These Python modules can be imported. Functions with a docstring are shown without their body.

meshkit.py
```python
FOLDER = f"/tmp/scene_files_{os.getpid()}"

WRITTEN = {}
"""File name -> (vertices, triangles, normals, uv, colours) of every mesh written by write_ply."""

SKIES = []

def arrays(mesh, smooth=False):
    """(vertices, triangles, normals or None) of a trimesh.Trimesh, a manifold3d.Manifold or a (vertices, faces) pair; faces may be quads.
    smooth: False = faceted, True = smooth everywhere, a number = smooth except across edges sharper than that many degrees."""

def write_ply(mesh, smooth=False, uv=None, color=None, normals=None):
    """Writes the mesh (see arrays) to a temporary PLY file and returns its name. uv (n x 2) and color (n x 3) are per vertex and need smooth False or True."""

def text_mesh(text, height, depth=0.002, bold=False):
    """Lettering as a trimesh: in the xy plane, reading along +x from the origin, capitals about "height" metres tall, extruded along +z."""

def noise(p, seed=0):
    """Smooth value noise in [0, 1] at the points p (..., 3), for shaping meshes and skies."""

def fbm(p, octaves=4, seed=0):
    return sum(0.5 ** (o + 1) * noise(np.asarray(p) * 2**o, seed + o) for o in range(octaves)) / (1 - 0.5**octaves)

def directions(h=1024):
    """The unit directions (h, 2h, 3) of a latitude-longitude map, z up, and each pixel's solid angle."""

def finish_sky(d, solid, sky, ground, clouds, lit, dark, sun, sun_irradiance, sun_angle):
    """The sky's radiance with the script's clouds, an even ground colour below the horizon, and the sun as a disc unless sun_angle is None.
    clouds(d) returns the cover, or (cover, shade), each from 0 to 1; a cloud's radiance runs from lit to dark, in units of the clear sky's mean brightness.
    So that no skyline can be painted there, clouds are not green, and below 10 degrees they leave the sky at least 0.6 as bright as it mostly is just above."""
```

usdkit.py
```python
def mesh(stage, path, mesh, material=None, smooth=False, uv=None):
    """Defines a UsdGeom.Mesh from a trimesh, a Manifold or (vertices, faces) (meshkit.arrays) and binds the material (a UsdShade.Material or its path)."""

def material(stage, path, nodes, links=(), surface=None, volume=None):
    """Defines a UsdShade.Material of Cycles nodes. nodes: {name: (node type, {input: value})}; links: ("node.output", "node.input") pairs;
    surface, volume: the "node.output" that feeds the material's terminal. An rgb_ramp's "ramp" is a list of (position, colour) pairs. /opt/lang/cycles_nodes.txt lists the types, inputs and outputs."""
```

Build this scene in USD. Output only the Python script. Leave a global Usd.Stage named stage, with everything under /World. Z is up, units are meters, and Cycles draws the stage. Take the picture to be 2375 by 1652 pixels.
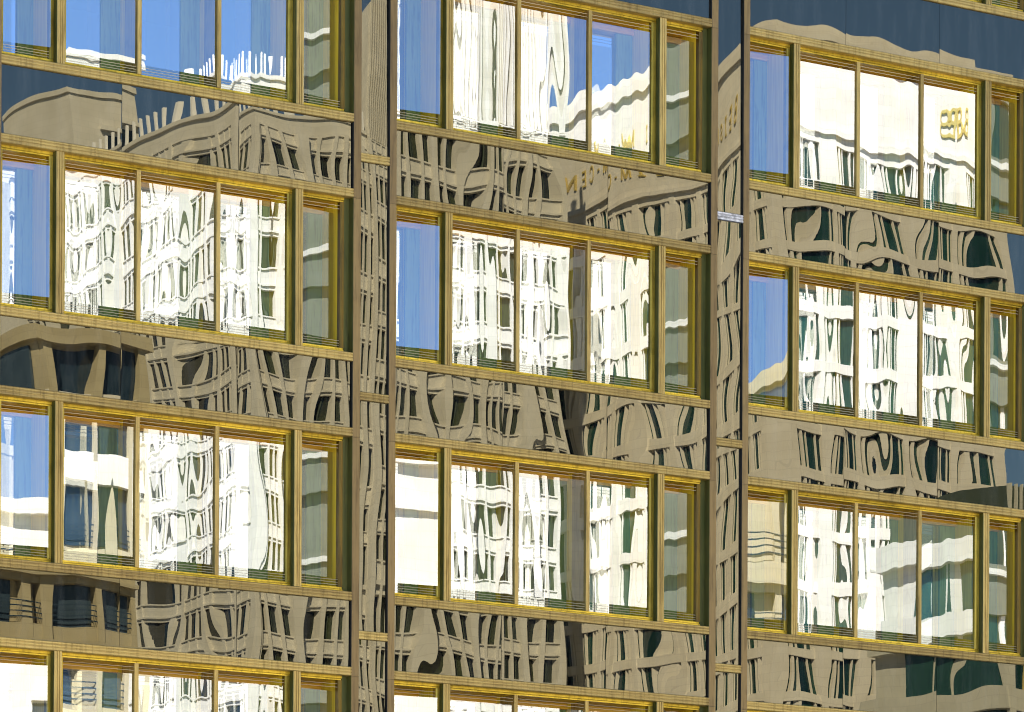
import math
import numpy as np
import usdkit
import meshkit
from pxr import Gf, Sdf, Usd, UsdGeom, UsdLux, UsdShade, Vt

stage = Usd.Stage.CreateInMemory()
UsdGeom.SetStageUpAxis(stage, UsdGeom.Tokens.z)
UsdGeom.SetStageMetersPerUnit(stage, 1.0)
UsdGeom.Xform.Define(stage, "/World")
UsdGeom.Scope.Define(stage, "/World/Looks")

# ------------------------------------------------------------------ camera (a level shift lens, as the photograph has straight verticals)
YAW, ROLL = math.radians(33.0), 0.0048278
CAM = np.array([-31.08814, -51.02928, 1.70])
cam = UsdGeom.Camera.Define(stage, "/World/camera")
_f = np.array([math.sin(YAW), math.cos(YAW), 0.0])
_r0 = np.array([math.cos(YAW), -math.sin(YAW), 0.0])
_u0 = np.array([0.0, 0.0, 1.0])
_c, _s = math.cos(ROLL), math.sin(ROLL)
_r, _u = _c * _r0 + _s * _u0, -_s * _r0 + _c * _u0
M = np.eye(4)
M[0, :3], M[1, :3], M[2, :3], M[3, :3] = _r, _u, -_f, CAM
cam.AddTransformOp().Set(Gf.Matrix4d(*M.ravel().tolist()))
cam.CreateFocalLengthAttr(146.8086)
cam.CreateHorizontalApertureAttr(36.0)
cam.CreateVerticalApertureAttr(36.0 * 712 / 1024)
cam.CreateHorizontalApertureOffsetAttr(0.0)
cam.CreateVerticalApertureOffsetAttr(29.7125)
cam.CreateClippingRangeAttr(Gf.Vec2f(0.1, 3000))
cam.CreateExposureAttr(2.38)

# ------------------------------------------------------------------ sky and sun (the sun stands behind the office building and lights the buildings opposite)
SUN_EL = math.radians(38.0)
SUN_AZ = math.atan2(-0.66, 0.75)                      # atan2(x, y)
sky = UsdLux.DomeLight.Define(stage, "/World/sky")
sky.GetPrim().SetCustomDataByKey("kind", "structure")
msky = usdkit.material(stage, "/World/Looks/sky_air", {
    "s": ("sky_texture", {"sky_type": "single_scattering", "sun_disc": False, "sun_elevation": SUN_EL, "sun_rotation": SUN_AZ,
                          "air_density": 1.0, "altitude": 3500.0, "aerosol_density": 0.2, "ozone_density": 4.0}),
    "b": ("background_shader", {"strength": 0.06})},
    [("s.color", "b.color")], surface="b.background")
UsdShade.MaterialBindingAPI.Apply(sky.GetPrim()).Bind(msky)
sun = UsdLux.DistantLight.Define(stage, "/World/sun")
sun.CreateIntensityAttr(1.25)
sun.CreateAngleAttr(0.5)
sun.CreateNormalizeAttr(True)
sun.CreateColorAttr(Gf.Vec3f(1.0, 0.93, 0.83))
sd = np.array([math.sin(SUN_AZ) * math.cos(SUN_EL), math.cos(SUN_AZ) * math.cos(SUN_EL), math.sin(SUN_EL)])
sun.AddTransformOp().Set(Gf.Matrix4d(Gf.Rotation(Gf.Vec3d(0, 0, 1), Gf.Vec3d(*sd.tolist())), Gf.Vec3d(0, 0, 0)))

# ------------------------------------------------------------------ helpers
_taken = {}


def path_for(name, parent=None):
    base = (str(parent) if parent is not None else "/World") + "/" + name
    n = _taken.get(base, 0)
    _taken[base] = n + 1
    return base if n == 0 else f"{base}_{n:03d}"


def tag(p, label=None, cat=None, kind=None, group=None):
    prim = stage.GetPrimAtPath(str(p))
    for k, v in (("label", label), ("category", cat), ("kind", kind), ("group", group)):
        if v:
            prim.SetCustomDataByKey(k, v)


def thing(name, loc=(0, 0, 0)):
    p = path_for(name)
    x = UsdGeom.Xform.Define(stage, p)
    x.AddTranslateOp().Set(Gf.Vec3d(*map(float, loc)))
    return p


_BF = np.array([[0, 2, 1], [1, 2, 3], [4, 5, 6], [5, 7, 6], [0, 1, 4], [1, 5, 4], [2, 6, 3], [3, 6, 7], [0, 4, 2], [2, 4, 6], [1, 3, 5], [3, 7, 5]])


def box(x0, x1, y0, y1, z0, z1):
    v = np.array([[x, y, z] for z in (z0, z1) for y in (y0, y1) for x in (x0, x1)], float)
    return v, _BF


def join(parts):
    vs, fs, n = [], [], 0
    for v, f in parts:
        vs.append(v)
        fs.append(f + n)
        n += len(v)
    return np.vstack(vs), np.vstack(fs)


def prism(poly, a0, a1, axis):
    """poly: (n,2) outline, counter-clockwise; extruded along axis 'x' (outline y,z) or 'z' (outline x,y)."""
    from trimesh.creation import triangulate_polygon
    from shapely.geometry import Polygon
    v2, f2 = triangulate_polygon(Polygon(poly), engine="earcut")
    n = len(poly)
    poly = np.asarray(poly, float)
    def lift(q, a):
        o = np.full((len(q), 1), a)
        return np.hstack([o, q]) if axis == "x" else np.hstack([q, o])
    V = [lift(v2, a0), lift(v2, a1), lift(poly, a0), lift(poly, a1)]
    b = len(v2)
    F = [f2[:, ::-1], f2 + b]
    i = np.arange(n)
    j = (i + 1) % n
    A, B = 2 * b + i, 2 * b + j
    F.append(np.stack([A, B, B + n], 1))
    F.append(np.stack([A, B + n, A + n], 1))
    return np.vstack(V), np.vstack(F)


def put(name, vf, mat, parent=None, normals=None, loc=None):
    p = path_for(name, parent)
    v, f = vf
    m = UsdGeom.Mesh.Define(stage, p)
    m.CreatePointsAttr(Vt.Vec3fArray.FromNumpy(np.ascontiguousarray(v, np.float32)))
    m.CreateFaceVertexCountsAttr(Vt.IntArray.FromNumpy(np.full(len(f), f.shape[1], np.int32)))
    m.CreateFaceVertexIndicesAttr(Vt.IntArray.FromNumpy(np.ascontiguousarray(f, np.int32).ravel()))
    m.CreateSubdivisionSchemeAttr("none")
    if normals is not None:
        m.CreateNormalsAttr(Vt.Vec3fArray.FromNumpy(np.ascontiguousarray(normals, np.float32)))
        m.SetNormalsInterpolation("vertex")
    if loc is not None:
        m.AddTranslateOp().Set(Gf.Vec3d(*map(float, loc)))
    UsdShade.MaterialBindingAPI.Apply(m.GetPrim()).Bind(mat)
    return p


def mat(name, nodes, links, surface):
    return usdkit.material(stage, "/World/Looks/" + name, nodes, links, surface=surface)


# ------------------------------------------------------------------ materials
def metal(name, dark, light, metallic, rough, stretch, bump=0.25):
    """Weathered bronze: patina that runs along the bar, blotches and fine pits."""
    return mat(name, {
        "tc": ("geometry", {}),
        "mp": ("mapping", {"scale": stretch}),
        "n1": ("noise_texture", {"scale": 1.0, "detail": 5.0, "roughness": 0.62}),
        "n2": ("noise_texture", {"scale": 2.1, "detail": 4.0, "roughness": 0.6}),
        "n3": ("noise_texture", {"scale": 90.0, "detail": 2.0}),
        "s": ("math", {"math_type": "multiply_add", "value2": 0.55, "value3": 0.0}),
        "s2": ("math", {"math_type": "multiply_add", "value2": 0.45}),
        "o": ("object_info", {}), "ov": ("math", {"math_type": "multiply_add", "value2": 0.20, "value3": -0.10}), "s3": ("math", {"math_type": "add"}),
        "r": ("rgb_ramp", {"ramp": [(0.31, dark), (0.67, light)]}),
        "md": ("mapping", {"scale": (19, 19, 1.4)}), "n4": ("noise_texture", {"scale": 1.0, "detail": 4.0, "roughness": 0.7}),
        "dr": ("rgb_ramp", {"ramp": [(0.36, (0.66, 0.64, 0.60)), (0.50, (1, 1, 1))]}), "dm": ("mix_color", {"blend_type": "multiply", "fac": 1.0}),
        "rr": ("map_range", {"from_min": 0.3, "from_max": 0.7, "to_min": rough - 0.08, "to_max": rough + 0.12}),
        "b": ("bump", {"strength": bump, "distance": 0.002}),
        "p": ("principled_bsdf", {"metallic": metallic})},
        [("tc.position", "mp.vector"), ("mp.vector", "n1.vector"), ("tc.position", "n2.vector"), ("tc.position", "n3.vector"),
         ("n1.fac", "s.value1"), ("n2.fac", "s2.value1"), ("s.value", "s2.value3"), ("o.random", "ov.value1"), ("s2.value", "s3.value1"), ("ov.value", "s3.value2"), ("s3.value", "r.fac"), ("tc.position", "md.vector"), ("md.vector", "n4.vector"), ("n4.fac", "dr.fac"), ("r.color", "dm.a"), ("dr.color", "dm.b"), ("dm.result", "p.base_color"),
         ("n2.fac", "rr.value"), ("rr.result", "p.roughness"), ("n3.fac", "b.height"), ("b.normal", "p.normal")], "p.BSDF")


M_RAIL = metal("bronze_rail", (0.20, 0.137, 0.042), (0.50, 0.36, 0.110), 0.55, 0.42, (1.2, 6, 42))
M_POST = metal("bronze_post", (0.150, 0.097, 0.034), (0.245, 0.163, 0.056), 0.45, 0.44, (30, 6, 0.9))
M_MULL = metal("bronze_mullion", (0.24, 0.165, 0.045), (0.50, 0.36, 0.11), 0.55, 0.4, (55, 6, 1.0))
M_CASE = metal("golden_casement", (0.30, 0.205, 0.013), (0.70, 0.50, 0.05), 0.65, 0.34, (3, 8, 30))
M_STILE = metal("golden_stile", (0.20, 0.14, 0.013), (0.48, 0.355, 0.05), 0.65, 0.36, (60, 8, 1.2))
M_JAMB_SHADE = metal("shaded_jamb", (0.11, 0.065, 0.006), (0.20, 0.13, 0.012), 0.5, 0.4, (80, 8, 1.0))  # frame gold darkened: the reveal's shade painted into the right vent stiles
M_REVEAL_SHADE = metal("dark_reveal_shade", (0.045, 0.058, 0.012), (0.085, 0.085, 0.016), 0.3, 0.5, (9, 9, 0.8))  # dark green jamb panel, also painted as shade on post and mullion sides
M_BACKING_SHADE = mat("black_backing_shade", {"p": ("principled_bsdf", {"base_color": (0.008, 0.009, 0.008), "roughness": 0.6})}, [], "p.BSDF")  # black panel backing, also painted as gap shade along the posts
M_ROD = mat("steel_rod", {"p": ("principled_bsdf", {"base_color": (0.72, 0.62, 0.40), "metallic": 0.5, "roughness": 0.4})}, [], "p.BSDF")
M_SILVER = mat("bare_aluminium", {"n": ("noise_texture", {"scale": 14.0, "detail": 5.0}), "r": ("rgb_ramp", {"ramp": [(0.35, (0.25, 0.25, 0.25)), (0.65, (0.6, 0.6, 0.62))]}),
               "g": ("geometry", {}), "p": ("principled_bsdf", {"metallic": 0.9, "roughness": 0.35})},
               [("g.position", "n.vector"), ("n.fac", "r.fac"), ("r.color", "p.base_color")], "p.BSDF")
M_WOOD = mat("oiled_wood", {
    "g": ("geometry", {}), "mp": ("mapping", {"scale": (38, 38, 1.3)}), "n": ("noise_texture", {"scale": 1.0, "detail": 4.0, "roughness": 0.6}),
    "r": ("rgb_ramp", {"ramp": [(0.3, (0.56, 0.40, 0.015)), (0.7, (0.80, 0.62, 0.05))]}), "p": ("principled_bsdf", {"roughness": 0.4})},
    [("g.position", "mp.vector"), ("mp.vector", "n.vector"), ("n.fac", "r.fac"), ("r.color", "p.base_color")], "p.BSDF")
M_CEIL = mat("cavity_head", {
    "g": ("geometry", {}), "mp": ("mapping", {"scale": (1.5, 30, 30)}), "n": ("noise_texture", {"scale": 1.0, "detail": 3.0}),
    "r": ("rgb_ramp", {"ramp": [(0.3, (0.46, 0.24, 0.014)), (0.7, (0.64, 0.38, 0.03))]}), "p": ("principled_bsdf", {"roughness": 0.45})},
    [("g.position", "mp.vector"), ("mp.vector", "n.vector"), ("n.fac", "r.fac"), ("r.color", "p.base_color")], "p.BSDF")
M_SASH = metal("green_sash", (0.13, 0.20, 0.055), (0.20, 0.28, 0.09), 0.0, 0.4, (30, 30, 0.8))
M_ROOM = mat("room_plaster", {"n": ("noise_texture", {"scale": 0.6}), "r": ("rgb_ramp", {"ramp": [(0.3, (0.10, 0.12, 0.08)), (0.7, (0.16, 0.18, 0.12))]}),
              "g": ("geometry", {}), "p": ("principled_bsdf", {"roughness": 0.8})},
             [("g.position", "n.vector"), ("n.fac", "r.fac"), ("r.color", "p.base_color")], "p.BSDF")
M_BLIND = mat("linen_blind", {
    "g": ("geometry", {}), "n": ("noise_texture", {"scale": 55.0, "detail": 3.0}), "r": ("rgb_ramp", {"ramp": [(0.3, (0.62, 0.57, 0.46)), (0.7, (0.78, 0.74, 0.64))]}),
    "p": ("principled_bsdf", {"roughness": 0.85})}, [("g.position", "n.vector"), ("n.fac", "r.fac"), ("r.color", "p.base_color")], "p.BSDF")


def mirror_glass(name, tint, dust):
    """Dark mirror glass with a faint film of dust that runs down it."""
    return mat(name, {"a": ("glossy_bsdf", {"color": tint, "roughness": 0.0}), "d": ("diffuse_bsdf", {}), "m": ("add_closure", {}),
                      "g": ("geometry", {}), "mp": ("mapping", {"scale": (7, 7, 0.8)}), "n": ("noise_texture", {"scale": 1.0, "detail": 5.0, "roughness": 0.65}),
                      "r": ("rgb_ramp", {"ramp": [(0.45, (0.001, 0.001, 0.001)), (0.72, dust)]})},
               [("g.position", "mp.vector"), ("mp.vector", "n.vector"), ("n.fac", "r.fac"), ("r.color", "d.color"), ("a.BSDF", "m.closure1"), ("d.BSDF", "m.closure2")], "m.closure")


def pane_glass(name, fac, clear, shine):
    return mat(name, {"t": ("transparent_bsdf", {"color": clear}), "g": ("glossy_bsdf", {"color": shine, "roughness": 0.0}), "m": ("mix_closure", {"fac": fac})},
               [("t.BSDF", "m.closure1"), ("g.BSDF", "m.closure2")], "m.closure")


M_SPAN = mirror_glass("spandrel_glass", (0.106, 0.100, 0.074), (0.014, 0.014, 0.012))
M_OUTER = pane_glass("outer_glass", 0.32, (0.92, 0.92, 0.86), (0.83, 0.90, 1.0))
M_INNER = pane_glass("inner_glass", 0.55, (0.70, 0.80, 0.62), (0.80, 0.88, 1.0))


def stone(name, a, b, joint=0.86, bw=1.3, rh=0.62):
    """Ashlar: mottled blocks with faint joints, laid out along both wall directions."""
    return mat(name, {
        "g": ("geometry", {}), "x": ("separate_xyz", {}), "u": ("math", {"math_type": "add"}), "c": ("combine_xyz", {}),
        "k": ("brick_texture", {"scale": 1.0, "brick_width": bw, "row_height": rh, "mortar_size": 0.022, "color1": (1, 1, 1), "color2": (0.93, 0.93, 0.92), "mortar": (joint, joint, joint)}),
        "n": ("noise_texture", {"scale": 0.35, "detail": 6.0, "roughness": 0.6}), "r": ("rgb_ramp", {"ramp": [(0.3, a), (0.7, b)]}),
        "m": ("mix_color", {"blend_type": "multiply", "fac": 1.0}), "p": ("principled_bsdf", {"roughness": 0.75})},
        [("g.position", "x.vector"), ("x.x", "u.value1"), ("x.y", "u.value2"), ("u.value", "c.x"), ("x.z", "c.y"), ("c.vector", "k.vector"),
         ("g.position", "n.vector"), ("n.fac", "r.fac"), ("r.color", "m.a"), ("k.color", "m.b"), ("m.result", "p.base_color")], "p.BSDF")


M_STONE_A = stone("grey_limestone", (0.55, 0.515, 0.44), (0.64, 0.605, 0.53))
M_STONE_B = stone("cream_limestone", (0.63, 0.575, 0.485), (0.75, 0.70, 0.61))
M_STONE_C = stone("pale_concrete", (0.46, 0.44, 0.37), (0.55, 0.53, 0.45))
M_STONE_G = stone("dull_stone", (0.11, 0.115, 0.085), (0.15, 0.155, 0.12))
M_STONE_D = stone("buff_render", (0.38, 0.32, 0.20), (0.46, 0.40, 0.26))
M_FIN = mat("white_fin", {"p": ("principled_bsdf", {"base_color": (0.78, 0.76, 0.74), "roughness": 0.5})}, [], "p.BSDF")
M_GOLD = mat("gilt_letter", {"p": ("principled_bsdf", {"base_color": (0.58, 0.44, 0.14), "metallic": 0.2, "roughness": 0.45})}, [], "p.BSDF")


def far_glass(name, c0, c1):
    return mat(name, {
        "o": ("object_info", {}), "g": ("geometry", {}), "n": ("noise_texture", {"scale": 0.9, "detail": 2.0}),
        "ad": ("math", {"math_type": "multiply_add", "value2": 0.5, "value3": 0.0}), "ad2": ("math", {"math_type": "multiply_add", "value2": 0.5}),
        "r": ("rgb_ramp", {"ramp": [(0.25, c0), (0.75, c1)]}), "p": ("principled_bsdf", {"roughness": 0.06, "specular_ior_level": 0.5})},
        [("g.position", "n.vector"), ("o.random", "ad.value1"), ("n.fac", "ad2.value1"), ("ad.value", "ad2.value3"), ("ad2.value", "r.fac"), ("r.color", "p.base_color")], "p.BSDF")


M_FGA = far_glass("dark_window", (0.004, 0.008, 0.010), (0.035, 0.045, 0.018))
M_FGB = far_glass("green_window", (0.005, 0.022, 0.024), (0.015, 0.055, 0.04))
M_FGC = far_glass("teal_window", (0.010, 0.034, 0.032), (0.024, 0.070, 0.055))
M_FGD = far_glass("blue_window", (0.012, 0.025, 0.04), (0.05, 0.075, 0.10))
M_MESH = mat("roof_screen_metal", {"p": ("principled_bsdf", {"base_color": (0.05, 0.065, 0.045), "roughness": 0.6})}, [], "p.BSDF")
M_PAVE = mat("square_paving", {"g": ("geometry", {}), "b": ("brick_texture", {"scale": 1.2, "color1": (0.30, 0.28, 0.25), "color2": (0.36, 0.33, 0.29), "mortar": (0.16, 0.15, 0.14), "mortar_size": 0.012}),
              "p": ("principled_bsdf", {"roughness": 0.8})}, [("g.position", "b.vector"), ("b.color", "p.base_color")], "p.BSDF")

# ------------------------------------------------------------------ ground
g = put("ground", (np.array([[-900, -900, 0], [900, -900, 0], [900, 900, 0], [-900, 900, 0]], float), np.array([[0, 1, 2, 3]])), M_PAVE)
tag(g, "pale paved city square between the bronze office facade and towers", None, "structure")

# ------------------------------------------------------------------ the office building: bronze and glass facade in the plane y = 0
P, WB, H = 6.24526, 5.5338, 3.4                      # bay pitch, clear bay width, storey height
ZH = 12.557                                           # underside of the head rail of row 3
PW = P - WB                                           # a pier: post, dark glass, post
PA, PB = 0.121, 0.112                                 # widths of the two posts of a pier
ROWS = [0, 1, 2, 3, 4]
BAYS = [0, 1, 2, 3, 4]


def bay_x(b):
    return (b - 2) * P


def head_z(r):
    return ZH + (3 - r) * H


OB = thing("office_building")
tag(OB, "office building with bronze framed window bands and dark mirror glass panels", "building")

CH = 0.009


def rail_mesh(x0, x1, z0, z1, groove=True):
    """Bronze rail with two shadow grooves along its face (outline in y, z; the face looks to -y)."""
    h = z1 - z0
    if groove:
        a, b = z0 + h * 0.36, z0 + h * 0.68
        pts = [(0.003 + CH, z0), (0.16, z0), (0.16, z1), (0.003 + CH, z1), (0.003, z1 - CH), (0.003, b + 0.009), (0.010, b + 0.004), (0.010, b - 0.004), (0.003, b - 0.009),
               (0.003, a + 0.009), (0.010, a + 0.004), (0.010, a - 0.004), (0.003, a - 0.009), (0.003, z0 + CH)]
    else:
        pts = [(0.003 + CH, z0), (0.16, z0), (0.16, z1), (0.003 + CH, z1), (0.003, z1 - CH), (0.003, z0 + CH)]
    return prism(pts, x0, x1, "x")


def post_mesh(x0, x1, z0, z1):
    c = 0.004
    pts = [(x0, 0.20), (x0, c), (x0 + c, 0), (x1 - c, 0), (x1, c), (x1, 0.20)]
    return prism(pts, z0, z1, "z")


def mullion_mesh(x0, x1, z0, z1, y0, y1):
    w = x1 - x0
    g1, g2 = x0 + w * 0.36, x0 + w * 0.66
    pts = [(x0, y1), (x0, y0 + 0.006), (x0 + 0.006, y0), (g1 - 0.008, y0), (g1 - 0.003, y0 + 0.008), (g1 + 0.003, y0 + 0.008), (g1 + 0.008, y0),
           (g2 - 0.008, y0), (g2 - 0.003, y0 + 0.008), (g2 + 0.003, y0 + 0.008), (g2 + 0.008, y0), (x1 - 0.006, y0), (x1, y0 + 0.006), (x1, y1)]
    return prism(pts, z0, z1, "z")


def sheet(w, h, cell, field, rng):
    """A wavy glass sheet w x h standing in the xz plane, facing -y, with the exact normals of its height field."""
    cx, cz = cell if isinstance(cell, tuple) else (cell, cell)
    nx, nz = max(2, int(round(w / cx))), max(2, int(round(h / cz)))
    X, Z = np.meshgrid(np.linspace(0, w, nx + 1), np.linspace(0, h, nz + 1), indexing="ij")
    hh, hx, hz = field(X, Z, w, h, rng)
    v = np.stack([X, hh, Z], -1).reshape(-1, 3)
    n = np.stack([hx, -np.ones_like(hx), hz], -1).reshape(-1, 3)
    n /= np.linalg.norm(n, axis=1, keepdims=True)
    i, j = np.meshgrid(np.arange(nx), np.arange(nz), indexing="ij")
    a = (i * (nz + 1) + j).ravel()
    f = np.stack([a, a + nz + 1, a + nz + 2, a + 1], 1)
    return (v, f), n


# a ray that leaves the mirror is turned by twice the tilt of the glass: a tilt of 1 mrad moves the mirrored city by about 19 photo pixels
def waves(X, Z, rng, count, lam, ang, slope, taper=0.0):
    hh, hx, hz = np.zeros_like(X), np.zeros_like(X), np.zeros_like(X)
    for _ in range(count):
        l = math.exp(rng.uniform(math.log(lam[0]), math.log(lam[1])))
        t = rng.normal(ang[0], ang[1])
        k = 2 * math.pi / l
        kx, kz = k * math.cos(t), k * math.sin(t)
        ph = rng.uniform(0, 2 * math.pi)
        s = slope * rng.uniform(0.6, 1.4) * (l / lam[1]) ** 0.5
        A = s / k
        q = kx * X + kz * Z + ph
        hh += A * np.sin(q)
        hx += A * kx * np.cos(q)
        hz += A * kz * np.cos(q)
    return hh, hx, hz


def pillow(X, Z, w, h, ax, bx, az, bz):
    u, v = 2 * X / w - 1, 2 * Z / h - 1
    sx = ax * u + bx * u * np.abs(u) ** 3
    sz = az * v + bz * v * np.abs(v) ** 3
    hh = (w / 2) * (ax * u ** 2 / 2 + bx * np.abs(u) ** 5 / 5) + (h / 2) * (az * v ** 2 / 2 + bz * np.abs(v) ** 5 / 5)
    return hh, sx, sz


def f_spandrel(tilt=(0.0, 0.0)):
    def fld(X, Z, w, h, rng):
        a = pillow(X, Z, w, h, rng.normal(-0.0018, 0.0005), rng.normal(0.0042, 0.0006), rng.normal(0.0012, 0.0005), rng.normal(0.0003, 0.0004))
        b = waves(X, Z, rng, 5, (0.85, 1.7), (0.25, 0.36), 0.00056)
        c = waves(X, Z, rng, 3, (0.32, 0.6), (0.1, 0.2), 0.00009)
        return a[0] + b[0] + c[0] + tilt[0] * X + tilt[1] * Z, a[1] + b[1] + c[1] + tilt[0], a[2] + b[2] + c[2] + tilt[1]
    return fld


def f_pier(tilt=(0.0, 0.0)):
    def fld(X, Z, w, h, rng):
        a = pillow(X, Z, w, h, rng.normal(0.0042, 0.0009), 0.0006, rng.normal(-0.0006, 0.0005), rng.normal(0.0022, 0.0006))
        b = waves(X, Z, rng, 5, (0.8, 2.6), (1.1, 0.5), 0.0008)
        return a[0] + b[0] + tilt[0] * X + tilt[1] * Z, a[1] + b[1] + tilt[0], a[2] + b[2] + tilt[1]
    return fld


def f_pane(tilt=(0.0, 0.0), amp=1.0):
    def fld(X, Z, w, h, rng):
        a = pillow(X, Z, w, h, rng.normal(-0.0004, 0.0004), rng.normal(0.0014, 0.0004), rng.normal(-0.0002, 0.0004), rng.normal(0.0008, 0.0004))
        b = waves(X, Z, rng, 4, (0.2, 0.8), (0.0, 0.03), 0.0008 * amp)
        if amp > 1.2:
            d = waves(X, Z, rng, 5, (0.09, 0.25), (0.0, 0.015), 0.00042)
            b = (b[0] + d[0], b[1] + d[1], b[2] + d[2])
        c = waves(X, Z, rng, 3, (0.7, 1.8), (0.5, 0.5), 0.0005 * amp)
        return a[0] + b[0] + c[0] + tilt[0] * X + tilt[1] * Z, a[1] + b[1] + c[1] + tilt[0], a[2] + b[2] + c[2] + tilt[1]
    return fld


SPAN_TILT = {(3, 1, 0): (0.0, 0.0012), (3, 1, 1): (0.0002, 0.0015), (3, 1, 2): (-0.0002, 0.0020), (1, 2, 0): (-0.0022, 0.0044), (1, 2, 1): (0.0003, 0.0030), (1, 2, 2): (-0.0003, 0.0034), (2, 2, 1): (0.0004, 0.0034), (2, 2, 2): (0.0, 0.0044)}
PIER_TILT = {(2, 2): (0.002, 0.0060), (3, 2): (0.0, 0.0030)}
PANE_TILT = {}
RNG = np.random.default_rng(7)
# heights within a row, measured down from the underside of the head rail
Z_HEADTOP, Z_SILLTOP, Z_SILLBOT, Z_NEXT = 0.127, -2.205, -2.331, -H + 0.127
Z_FR_T, Z_GL_T, Z_GL_B, Z_FR_B = -0.060, -0.206, -1.996, -2.135
Y_MULL, Y_FRAME, Y_GLASS, Y_IN = 0.018, 0.12, 0.150, 0.66


def rods(x0, x1, zs):
    ps = []
    for z in zs:
        a = np.linspace(0, 2 * math.pi, 7)[:-1]
        r = 0.0034
        ring = np.stack([Y_GLASS + 0.004 + r * np.cos(a), z + r * np.sin(a)], 1)
        ps.append(prism(ring, x0, x1, "x"))
    return join(ps)


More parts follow.
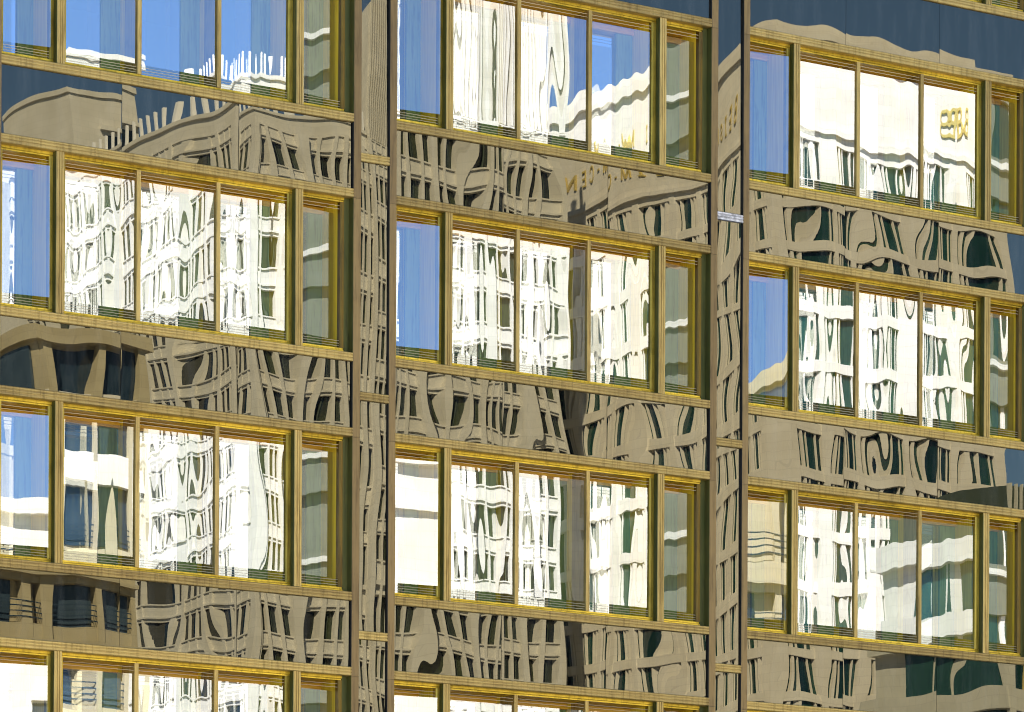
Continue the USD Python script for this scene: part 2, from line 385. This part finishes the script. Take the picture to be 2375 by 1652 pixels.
def window(x0, x1, z, left, right, fine, seed, tilt):
    """One box window: casement frame with two ventilation gaps and guard rods, an outer pane, a deep wood lined cavity and an inner pane.
    left, right: widths of the frame's stiles (0 where a slim mullion takes their place)."""
    fx0, fx1 = x0, x1
    hx0, hx1 = (x0 if left else x0 - 0.0335), (x1 if right else x1 + 0.0325)      # the head and base run on over the slim mullions
    gx0, gx1 = x0 + left, x1 - right
    fr = []
    ym, yf, yb = Y_FRAME + 0.016, Y_FRAME, Y_FRAME + 0.09
    fr.append(prism([(ym, z + Z_FR_T), (yb, z + Z_FR_T), (yb, z), (yf, z), (yf, z + Z_FR_T + 0.026), (ym, z + Z_FR_T + 0.018)], hx0, hx1, "x"))
    fr.append(prism([(yf, z + Z_SILLTOP), (yb, z + Z_SILLTOP), (yb, z + Z_FR_B), (ym, z + Z_FR_B), (ym, z + Z_FR_B - 0.024), (yf, z + Z_FR_B - 0.034)], hx0, hx1, "x"))
    W = put("window", join(fr[:1]), M_CASE, OB)
    put("frame_base", fr[1], M_CASE, W)
    if left:
        put("frame_stile", box(fx0, gx0, Y_FRAME + 0.001, Y_FRAME + 0.09, z + Z_FR_B, z + Z_FR_T), M_STILE, W)
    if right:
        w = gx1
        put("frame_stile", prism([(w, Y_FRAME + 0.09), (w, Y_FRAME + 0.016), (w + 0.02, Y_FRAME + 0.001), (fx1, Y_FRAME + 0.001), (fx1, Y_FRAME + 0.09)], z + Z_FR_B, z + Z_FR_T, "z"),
            M_JAMB_SHADE if right < 0.058 and left < 0.05 else M_STILE, W)  # right vent stile carries the painted shade of the reveal
    # outer pane
    cell = (0.02, 0.04) if fine else 0.12
    gl, nn = sheet(gx1 - gx0 - 0.028, Z_GL_T - Z_GL_B, cell, f_pane(tilt), np.random.default_rng(seed))
    put("outer_pane", gl, M_OUTER, W, nn, (gx0 + 0.006, Y_GLASS, z + Z_GL_B))
    tag(put("guard_rods", rods(gx0, gx1, [z - 0.112, z - 0.158, z - 2.032, z - 2.068, z - 2.104]), M_ROD, W), None, None, "stuff")
    # cavity lining: sides, head and base boards
    y0, y1 = Y_FRAME + 0.092, Y_IN
    cw = 0.05 if x1 - x0 > 1.0 else 0.02
    put("cavity_side", box(gx0 - cw, gx0 - 0.004, y0, y1, z + Z_SILLTOP, z), M_WOOD, W)
    put("cavity_side", box(gx1 + 0.004, gx1 + cw, y0, y1, z + Z_SILLTOP, z), M_WOOD, W)
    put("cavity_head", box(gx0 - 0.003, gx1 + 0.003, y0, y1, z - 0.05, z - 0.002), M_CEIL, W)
    put("cavity_base", box(gx0 - 0.003, gx1 + 0.003, y0, y1, z + Z_SILLTOP, z + Z_SILLTOP + 0.06), M_WOOD, W)
    # inner sash
    s, t = 0.07, 0.30 if x1 - x0 > 1.0 else 0.24
    ix0, ix1, iz0, iz1 = gx0 - 0.003, gx1 + 0.003, z + Z_SILLTOP + 0.002, z - 0.06
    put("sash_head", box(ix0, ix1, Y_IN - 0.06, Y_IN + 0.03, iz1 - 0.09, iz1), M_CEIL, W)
    put("inner_sash", join([box(ix0, ix0 + s, Y_IN - 0.05, Y_IN + 0.03, iz0, iz1 - 0.091), box(ix1 - t, ix1, Y_IN - 0.02, Y_IN + 0.03, iz0, iz1 - 0.091),
                            box(ix0 + s, ix1 - t, Y_IN - 0.048, Y_IN + 0.03, iz0 + 0.06, iz0 + 0.13)]), M_SASH, W)
    gl, nn = sheet(ix1 - ix0 - s - t, iz1 - 0.09 - iz0 - 0.13, (0.012, 0.07) if fine else 0.2, f_pane(((tilt[0] if abs(tilt[0]) < 0.02 else 0) + RNG.normal(0, 0.0007), tilt[1] + RNG.normal(0, 0.0006)), 1.21), np.random.default_rng(seed + 500))
    put("inner_pane", gl, M_INNER, W, nn, (ix0 + s, Y_IN, iz0 + 0.13))
    return W


seed = 100
for b in BAYS:
    bx = bay_x(b)
    for r in ROWS:
        z = head_z(r)
        fine = b in (1, 2, 3)
        put("rail", rail_mesh(bx, bx + WB, z, z + Z_HEADTOP), M_RAIL, OB)
        put("rail", rail_mesh(bx, bx + WB, z + Z_SILLBOT, z + Z_SILLTOP), M_RAIL, OB)
        # mullions between the vents and the middle lights
        for a0, a1 in ((0.841, 0.963), (4.596, 4.719)):
            put("mullion", mullion_mesh(bx + a0, bx + a1, z + Z_SILLTOP, z, Y_MULL, 0.5), M_MULL, OB)
        for a0, a1 in ((2.124, 2.191), (3.377, 3.443)):
            put("slim_mullion", prism([(bx + a0, 0.5), (bx + a0, Y_FRAME + 0.002), (bx + a0 + 0.004, Y_FRAME - 0.003), (bx + a1 - 0.004, Y_FRAME - 0.003), (bx + a1, Y_FRAME + 0.002), (bx + a1, 0.5)],
                                      z + Z_FR_B, z + Z_FR_T, "z"), M_MULL, OB)
        # dark jamb panel, and thin sheets that paint shade on post and mullion flanks
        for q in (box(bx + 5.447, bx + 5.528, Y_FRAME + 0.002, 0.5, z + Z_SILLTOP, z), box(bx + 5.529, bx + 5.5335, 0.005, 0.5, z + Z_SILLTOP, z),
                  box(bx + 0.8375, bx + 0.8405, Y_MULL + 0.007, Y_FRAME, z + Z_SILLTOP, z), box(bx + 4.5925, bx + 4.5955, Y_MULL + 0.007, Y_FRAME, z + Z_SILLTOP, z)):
            put("reveal_panel", q, M_REVEAL_SHADE, OB)
        spans = [(0.002, 0.839, 0.075, 0.055), (0.965, 2.124, 0.06, 0.0), (2.191, 3.377, 0.0, 0.0), (3.443, 4.594, 0.0, 0.075), (4.721, 5.445, 0.03, 0.056)]
        for k, (a0, a1, l, rr) in enumerate(spans):
            t = PANE_TILT.get((b, r, k), (RNG.normal(0, 0.0007) + ((-0.150 if b == 3 else -0.134) if k == 0 else (0.168 if b < 2 else 0.135) if k == 4 else 0.0), RNG.normal(0, 0.0007)))
            window(bx + a0, bx + a1, z, l, rr, fine, seed, t)
            seed += 1
        # three spandrel panels above the window band, each a sheet of dark mirror glass
        zb, zt = z + Z_HEADTOP, z + Z_SILLBOT + H
        for k in range(3):
            w = (WB - 0.02) / 3
            t = SPAN_TILT.get((b, r, k), (RNG.normal(0, 0.0006), RNG.normal(0, 0.0006)))
            gl, nn = sheet(w - 0.006, zt - zb + 0.02, 0.025 if fine else 0.12, f_spandrel(t), np.random.default_rng(seed))
            put("spandrel_panel", gl, M_SPAN, OB, nn, (bx + 0.01 + k * w + 0.003, 0.042, zb - 0.01))
            seed += 1
        put("panel_backing", box(bx, bx + WB, 0.075, 0.10, zb - 0.02, zt + 0.02), M_BACKING_SHADE, OB)
        put("edge_seal", box(bx + WB - 0.0045, bx + WB - 0.0005, 0.005, 0.075, zb, zt), M_BACKING_SHADE, OB)  # thin black sheet painting the gap's shade on the post side

for b in BAYS + [BAYS[-1] + 1]:
    x0, x1 = bay_x(b) - PW, bay_x(b)
    for r in ROWS + [5]:
        z = head_z(r)
        zj = z + (0.0 if r else 0.0)
        for a0, a1 in ((x0, x0 + PA), (x1 - PB, x1)):
            put("post", post_mesh(a0, a1, zj - 0.005, zj + H - 0.009), M_POST, OB)
        zc = z + 0.53
        g0, g1 = x0 + PA, x1 - PB
        put("crossbar", rail_mesh(g0, g1, zc, zc + 0.125), M_SILVER if (b, r) == (3, 2) else M_RAIL, OB)
        if (b, r) == (3, 2):
            tag(f"{OB}/crossbar" + ("" if _taken[OB + "/crossbar"] == 1 else f"_{_taken[OB + '/crossbar'] - 1:03d}"), "bare silver crossbar where the others are bronze")
        t = PIER_TILT.get((b, r), (RNG.normal(0, 0.0005), RNG.normal(0, 0.0009)))
        gl, nn = sheet(g1 - g0 - 0.008, H - 0.125 + 0.02, 0.03 if b in (2, 3) else 0.1, f_pier(t), np.random.default_rng(seed))
        put("pier_panel", gl, M_SPAN, OB, nn, (g0 + 0.004, 0.038, zc + 0.125 - 0.01))
        seed += 1
        put("panel_backing", box(g0, g1, 0.07, 0.10, zc - 0.1, zc + H), M_BACKING_SHADE, OB)
        put("edge_seal", box(g1 - 0.0045, g1 - 0.0005, 0.005, 0.07, zc + 0.126, zc + H - 0.002), M_BACKING_SHADE, OB)  # painted gap shade again, at the edge of the pier glass

# the rest of the building: floor slabs, rooms, lower storeys, roof and outer walls
XL, XR = bay_x(BAYS[0]) - PW, bay_x(BAYS[-1]) + WB + PW
ZB, ZT = head_z(ROWS[-1]) + Z_SILLTOP, head_z(0) + H - 0.02
for r in ROWS:
    z = head_z(r)
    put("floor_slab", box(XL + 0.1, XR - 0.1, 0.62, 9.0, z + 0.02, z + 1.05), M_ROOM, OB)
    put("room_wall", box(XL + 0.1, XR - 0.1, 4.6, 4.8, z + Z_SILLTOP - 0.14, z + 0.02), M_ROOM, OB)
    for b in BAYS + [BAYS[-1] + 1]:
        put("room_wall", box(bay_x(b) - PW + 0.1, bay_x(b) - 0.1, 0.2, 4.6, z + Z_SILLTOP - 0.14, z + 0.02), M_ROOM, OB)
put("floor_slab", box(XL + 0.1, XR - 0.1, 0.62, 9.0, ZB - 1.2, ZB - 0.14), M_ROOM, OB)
put("lower_wall", box(XL, XR, 0.21, 9.4, 0.0, ZB - 0.127), M_STONE_C, OB)
put("roof", box(XL, XR, 0.0, 9.4, ZT, ZT + 0.6), M_RAIL, OB)
put("back_wall", box(XL, XR, 9.1, 9.4, ZB - 0.126, ZT - 0.01), M_STONE_C, OB)
put("side_wall", box(XL - 0.25, XL - 0.002, 0.0, 9.4, 0, ZT - 0.01), M_STONE_C, OB)
put("side_wall", box(XR + 0.002, XR + 0.25, 0.0, 9.4, 0, ZT - 0.01), M_STONE_C, OB)

# ------------------------------------------------------------------ the city across the square, which the facade mirrors


def face_box(axis, c, d0, d1, u0, u1, z0, z1):
    """A box on a wall: axis 'y' = wall in the plane y = c facing +y; axis 'x' = wall in the plane x = c facing -x. d: how far it stands out (from d0 to d1), u: along the wall."""
    if axis == "y":
        return box(u0, u1, c + d0, c + d1, z0, z1)
    return box(c - d1, c - d0, u0, u1, z0, z1)


def grey_facade(T, axis, c, u0, u1, n, ztop, z0, pitch, group=3, budget=None, rel=1.0):
    """Limestone grid: tall narrow windows, thin piers, every third pier a broad pilaster, moulded spandrel bands."""
    du = (u1 - u0) / n
    nf = int((ztop - z0) / pitch)
    for i in range(n + 1):
        u = u0 + i * du
        if i % group == 0:
            put("pilaster", face_box(axis, c, -0.45, 0.42 * rel, u - 0.27, u + 0.27, 0.0, ztop), M_STONE_A, T)
        else:
            put("pier", face_box(axis, c, -0.45, 0.16 * rel, u - 0.14, u + 0.14, 0.0, ztop), M_STONE_A, T)
    rest = []
    for k in range(nf + 1):
        zt = ztop - k * pitch
        # spandrel band, sill and lintel ledges
        put("spandrel_band", face_box(axis, c, -0.45, 0.0, u0, u1, zt - 1.25, zt), M_STONE_A, T)
        put("ledge", face_box(axis, c, 0.0, 0.11, u0, u1, zt - 0.10, zt), M_STONE_A, T)
        put("ledge", face_box(axis, c, 0.0, 0.13, u0, u1, zt - 1.02, zt - 0.90), M_STONE_A, T)
        if k == nf:
            break
        for i in range(n):
            q = face_box(axis, c, -0.42 * rel, -0.36 * rel, u0 + i * du + 0.12, u0 + (i + 1) * du - 0.12, zt - pitch, zt - 1.25)
            if budget[0] > 0:
                budget[0] -= 1
                w = put("window", q, M_FGA, T)
                um = u0 + (i + 0.5) * du
                put("mullion", face_box(axis, c, -0.36 * rel, -0.30 * rel, um - 0.03, um + 0.03, zt - pitch, zt - 1.25), M_MESH, w)
            else:
                rest.append(q)
    if rest:
        tag(put("lower_windows", join(rest), M_FGA, T), None, None, "stuff")


# grey tower with white roof fins: a lower corner block and, beside it, the taller ribbed tower
GT = thing("grey_tower")
tag(GT, "tall grey limestone tower with white fins along its roof, across the square", "building")
put("wall", box(88.25, 96.2, -190, -160.9, 0, 66.6), M_STONE_A, GT)
put("wall", box(96.2, 109.4, -190, -160.5, 0, 66.0), M_STONE_A, GT)
put("wall", box(96.25, 109.35, -165, -160.5, 66.0, 74.0), M_STONE_A, GT)
BUD = [290]
grey_facade(GT, "y", -160.5, 88.0, 96.0, 7, 65.6, 28.0, 3.1, 3, BUD)
grey_facade(GT, "y", -160.0, 96.2, 109.4, 11, 66.6, 28.0, 3.1, 3, BUD)
grey_facade(GT, "x", 88.0, -189.5, -160.5, 21, 65.6, 26.0, 3.1, 3, BUD, 0.45)
put("attic", box(88.15, 96.1, -190, -160.65, 65.6, 66.9), M_STONE_A, GT)
put("roof_ledge", box(87.95, 96.1, -190, -160.45, 66.9, 67.2), M_STONE_A, GT)
put("crown", box(96.3, 109.3, -165, -160.3, 66.7, 74.5), M_STONE_A, GT)
for i in range(34):
    x = 96.4 + i * 0.385
    put("crown_rib", box(x, x + 0.16, -160.3, -159.95, 66.7, 75.2 + 0.0), M_STONE_A, GT)
for i in range(11):
    x = 88.2 + i * 0.72
    put("roof_fin", box(x, x + 0.20, -160.75, -160.45, 67.2, 68.5), M_FIN, GT)
for i in range(20):
    y = -161.6 - i * 1.42
    put("roof_fin", box(87.95, 88.20, y - 0.22, y, 67.2, 68.6), M_FIN, GT)
for i in range(18):
    x = 96.5 + i * 0.72
    put("roof_fin", box(x, x + 0.16, -160.4, -160.1, 75.2, 76.9), M_FIN, GT)

# plant tower standing farther back
PT = thing("buff_block")
tag(PT, "plain buff block with ledges rising behind the grey tower", "building")
put("wall", box(102.4, 108.6, -228, -214, 0, 82.5), M_STONE_A, PT)
put("ledge", box(102.2, 108.8, -228.2, -213.8, 82.5, 83.0), M_STONE_A, PT)
put("recess", box(106.5, 108.2, -214.0, -213.96, 74.5, 79.0), M_FGA, PT)
put("ledge", box(105.5, 108.6, -214.0, -213.5, 79.4, 79.8), M_STONE_A, PT)

# cream corner building with gilt lettering
CB = thing("cream_building")
tag(CB, "cream limestone corner building with gilt letters under its cornice", "building")
CX, CY, CT = 116.85, -148.55, 71.3
put("wall", box(CX + 0.5, 134.3, -178, CY - 0.5, 0, CT), M_STONE_B, CB)


def cream_facade(T, axis, c, u0, n, du, sign):
    pitch, ztop = 3.35, 65.6
    cols = [(0.06, 0.42), (0.66, 1.02), (1.10, 2.12), (2.20, 2.66)]
    edges = [0.0] + [e for p in cols for e in p] + [du]
    for i in range(n):
        for k in range(0, len(edges), 2):
            a, bb = edges[k], edges[k + 1]
            ua, ub = sorted((u0 + sign * (i * du + a), u0 + sign * (i * du + bb)))
            wide = bb - a > 0.5
            if bb - a > 0.01:
                put("pier", face_box(axis, c, -0.5, 0.0 if wide or k == 0 else -0.12, ua, ub, 0.0, ztop), M_STONE_B, T)
    U0, U1 = sorted((u0, u0 + sign * n * du))
    for f in range(13):
        zt = ztop - f * pitch
        put("floor_band", face_box(axis, c, -0.5, -0.05, U0, U1, zt - 0.75, zt), M_STONE_B, T)
        if f == 12:
            break
        for i in range(n):
            w = None
            for a, bb in (cols[2], cols[0], cols[1], cols[3]):
                ua, ub = sorted((u0 + sign * (i * du + a), u0 + sign * (i * du + bb)))
                p = put("pane" if w else "window", face_box(axis, c, -0.44, -0.36, ua, ub, zt - pitch, zt - 0.75), M_FGB, w or T)
                w = w or p


cream_facade(CB, "y", CY, CX + 0.9, 5, 3.28, 1)
cream_facade(CB, "x", CX, CY - 0.9, 8, 3.28, -1)
put("corner_pier", box(CX, CX + 0.9, CY - 0.9, CY, 0, 65.6), M_STONE_B, CB)
put("corner_pier", box(CX + 0.9 + 5 * 3.28, 134.35, CY - 0.5, CY, 0, 65.6), M_STONE_B, CB)
put("attic", box(CX + 0.0, 134.35, -177.9, CY, 65.6, CT - 0.6), M_STONE_B, CB)
put("cornice", box(CX - 0.35, 134.7, -178.2, CY + 0.35, CT - 0.6, CT), M_STONE_B, CB)
put("cornice", box(CX - 0.25, 134.6, -178.1, CY + 0.25, 65.45, 65.8), M_STONE_B, CB)
put("parapet", box(CX + 0.9, 133.0, -177, CY - 0.9, CT, CT + 1.1), M_STONE_B, CB)
for k, ch in enumerate("BEISHEIM-CENTER"):
    m = meshkit.text_mesh(ch, 1.15, 0.10)
    v = np.array(m.vertices)
    w = v[:, 0].max() - v[:, 0].min()
    u = v[:, 0] - v[:, 0].min() - w / 2
    uc = CY - 2.2 - k * 1.78
    put("letter", (np.stack([CX - 0.02 - v[:, 2], uc - u, 67.3 + v[:, 1]], 1), np.array(m.faces)), M_GOLD, CB)
m = meshkit.text_mesh("B", 1.7, 0.12)
v = np.array(m.vertices)
u = v[:, 0] - v[:, 0].mean()
put("letter", (np.stack([130.2 - u, CY + 0.02 + v[:, 2], 66.9 + v[:, 1]], 1), np.array(m.faces)[:, ::-1]), M_GOLD, CB)

# lower building to the right with a dark roof screen
LB = thing("low_concrete_building")
tag(LB, "low pale concrete building with teal windows and a dark slatted roof screen", "building")
put("wall", box(91.6, 122, -106, -96.4, 0, 32.4), M_STONE_C, LB)
put("roof_screen", box(91.4, 122, -105, -96.6, 32.5, 34.4), M_MESH, LB)
for i in range(46):
    x = 91.3 + i * 0.45
    put("screen_slat", box(x, x + 0.10, -96.55, -96.3, 32.5, 34.5), M_STONE_C, LB)
for k in range(4):
    zt = 32.5 - k * 3.6
    put("floor_band", box(91.0, 122, -96.4, -96.0, zt - 1.15, zt), M_STONE_C, LB)
    put("floor_band", box(91.0, 91.6, -106, -96.4, zt - 1.15, zt), M_STONE_C, LB)
    for i in range(7):
        w = put("window", box(91.9 + i * 3.2, 94.7 + i * 3.2, -96.42, -96.34, zt - 3.6, zt - 1.15), M_FGC, LB)
        put("frame", box(93.1 + i * 3.2, 93.35 + i * 3.2, -96.34, -96.2, zt - 3.6, zt - 1.15), M_GOLD, w)
    for i in range(2):
        put("window", box(91.50, 91.58, -100.0 - i * 3.4, -97.0 - i * 3.4, zt - 3.6, zt - 1.15), M_FGC, LB)
for i in range(8):
    put("pier", box(91.15 + i * 3.2, 91.85 + i * 3.2, -96.45, -95.9, 0, 30.7), M_STONE_C, LB)

# buff building with balconies to the left
BB = thing("balcony_building")
tag(BB, "buff building with railed balconies in front of the grey tower", "building")
put("wall", box(49.3, 54.4, -135, -110.6, 0, 38.6), M_STONE_D, BB)
put("wall", box(40, 49.2, -135, -110.6, 0, 33.5), M_STONE_D, BB)
put("roof", box(48.9, 54.9, -135.5, -109.6, 38.6, 39.5), M_STONE_D, BB)
put("roof", box(39.5, 48.8, -135.5, -109.9, 33.5, 34.0), M_STONE_D, BB)
put("window", box(49.5, 54.2, -110.6, -110.52, 29.6, 38.4), M_FGD, BB)
put("side_glazing", box(49.2, 49.28, -133, -111.4, 34.2, 38.4), M_FGD, BB)
put("floor_band", box(49.25, 54.45, -110.5, -109.95, 32.3, 33.6), M_STONE_B, BB)
put("floor_band", box(49.25, 54.45, -110.5, -110.05, 35.4, 35.8), M_STONE_B, BB)
for i, x in enumerate((49.3, 51.6, 53.9)):
    put("column", box(x, x + 0.5, -110.5, -109.9, 0, 38.6), M_STONE_D, BB)
for i, x in enumerate((40.0, 42.75, 45.5, 48.2)):
    put("column", box(x, x + 0.55, -110.5, -109.95, 0, 33.5), M_STONE_D, BB)
for k in range(5):
    zt = 29.4 - k * 3.3
    put("balcony", box(40, 54.4, -110.6, -110.0, zt - 1.3, zt), M_STONE_D, BB)
    put("ledge", box(40, 54.5, -110.0, -109.5, zt - 0.95, zt - 0.75), M_STONE_D, BB)
    tag(put("railing", join([box(40, 54.4, -109.95, -109.91, zt + q, zt + q + 0.05) for q in (0.25, 0.5, 0.75, 1.0)]), M_FGD, BB), None, None, "stuff")
    for i, x in enumerate((40.6, 43.3, 46.0, 49.7, 52.0)):
        put("window", box(x + 0.15, x + 1.75, -110.6, -110.5, zt - 3.3, zt - 1.3), M_FGD, BB)

# long cream block on the far left of the square, seen in the tilted vents
FB = thing("long_cream_block")
tag(FB, "long low cream stone block with a moulded cornice, left of the balcony building", "building")
put("wall", box(24, 38.5, -135, -112.5, 0, 33.6), M_STONE_B, FB)
put("cornice", box(23.6, 38.9, -135.4, -111.9, 33.6, 34.3), M_STONE_B, FB)
put("ledge", box(23.8, 38.7, -112.5, -112.2, 31.2, 31.5), M_STONE_B, FB)
put("wall", box(-60, 23.9, -135, -112.5, 0, 29.6), M_STONE_B, FB)
put("cornice", box(-60.4, 23.55, -135.4, -111.9, 29.6, 30.2), M_STONE_B, FB)
put("ledge", box(-60.2, 38.7, -112.5, -112.25, 26.6, 26.9), M_STONE_B, FB)
for k in range(3):
    for i in range(22):
        x = -58 + i * 4.4
        w = put("window", box(x, x + 1.7, -112.49, -112.42, 23.4 - k * 4.4 - 4.0, 25.4 - k * 4.4 - 3.6), M_FGD, FB)
        put("frame", box(x - 0.15, x + 1.85, -112.48, -112.2, 21.9 - k * 4.4, 22.1 - k * 4.4), M_STONE_B, w)

# dull stone block on the far right of the square, seen in the other tilted vents
DB = thing("dull_stone_block")
tag(DB, "tall dull grey stone block with plain ledges, right of the low concrete building", "building")
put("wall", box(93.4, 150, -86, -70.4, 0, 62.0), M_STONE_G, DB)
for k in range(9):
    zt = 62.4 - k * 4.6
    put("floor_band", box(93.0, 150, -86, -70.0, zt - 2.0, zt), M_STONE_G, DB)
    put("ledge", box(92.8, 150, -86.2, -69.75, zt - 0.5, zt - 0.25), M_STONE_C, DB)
    for i in range(5):
        w = put("window", box(95.6 + i * 7.6, 99.2 + i * 7.6, -70.42, -70.3, zt - 4.6, zt - 2.0), M_FGB, DB)
        put("frame", box(97.3 + i * 7.6, 97.5 + i * 7.6, -70.3, -70.2, zt - 4.6, zt - 2.0), M_STONE_B, w)
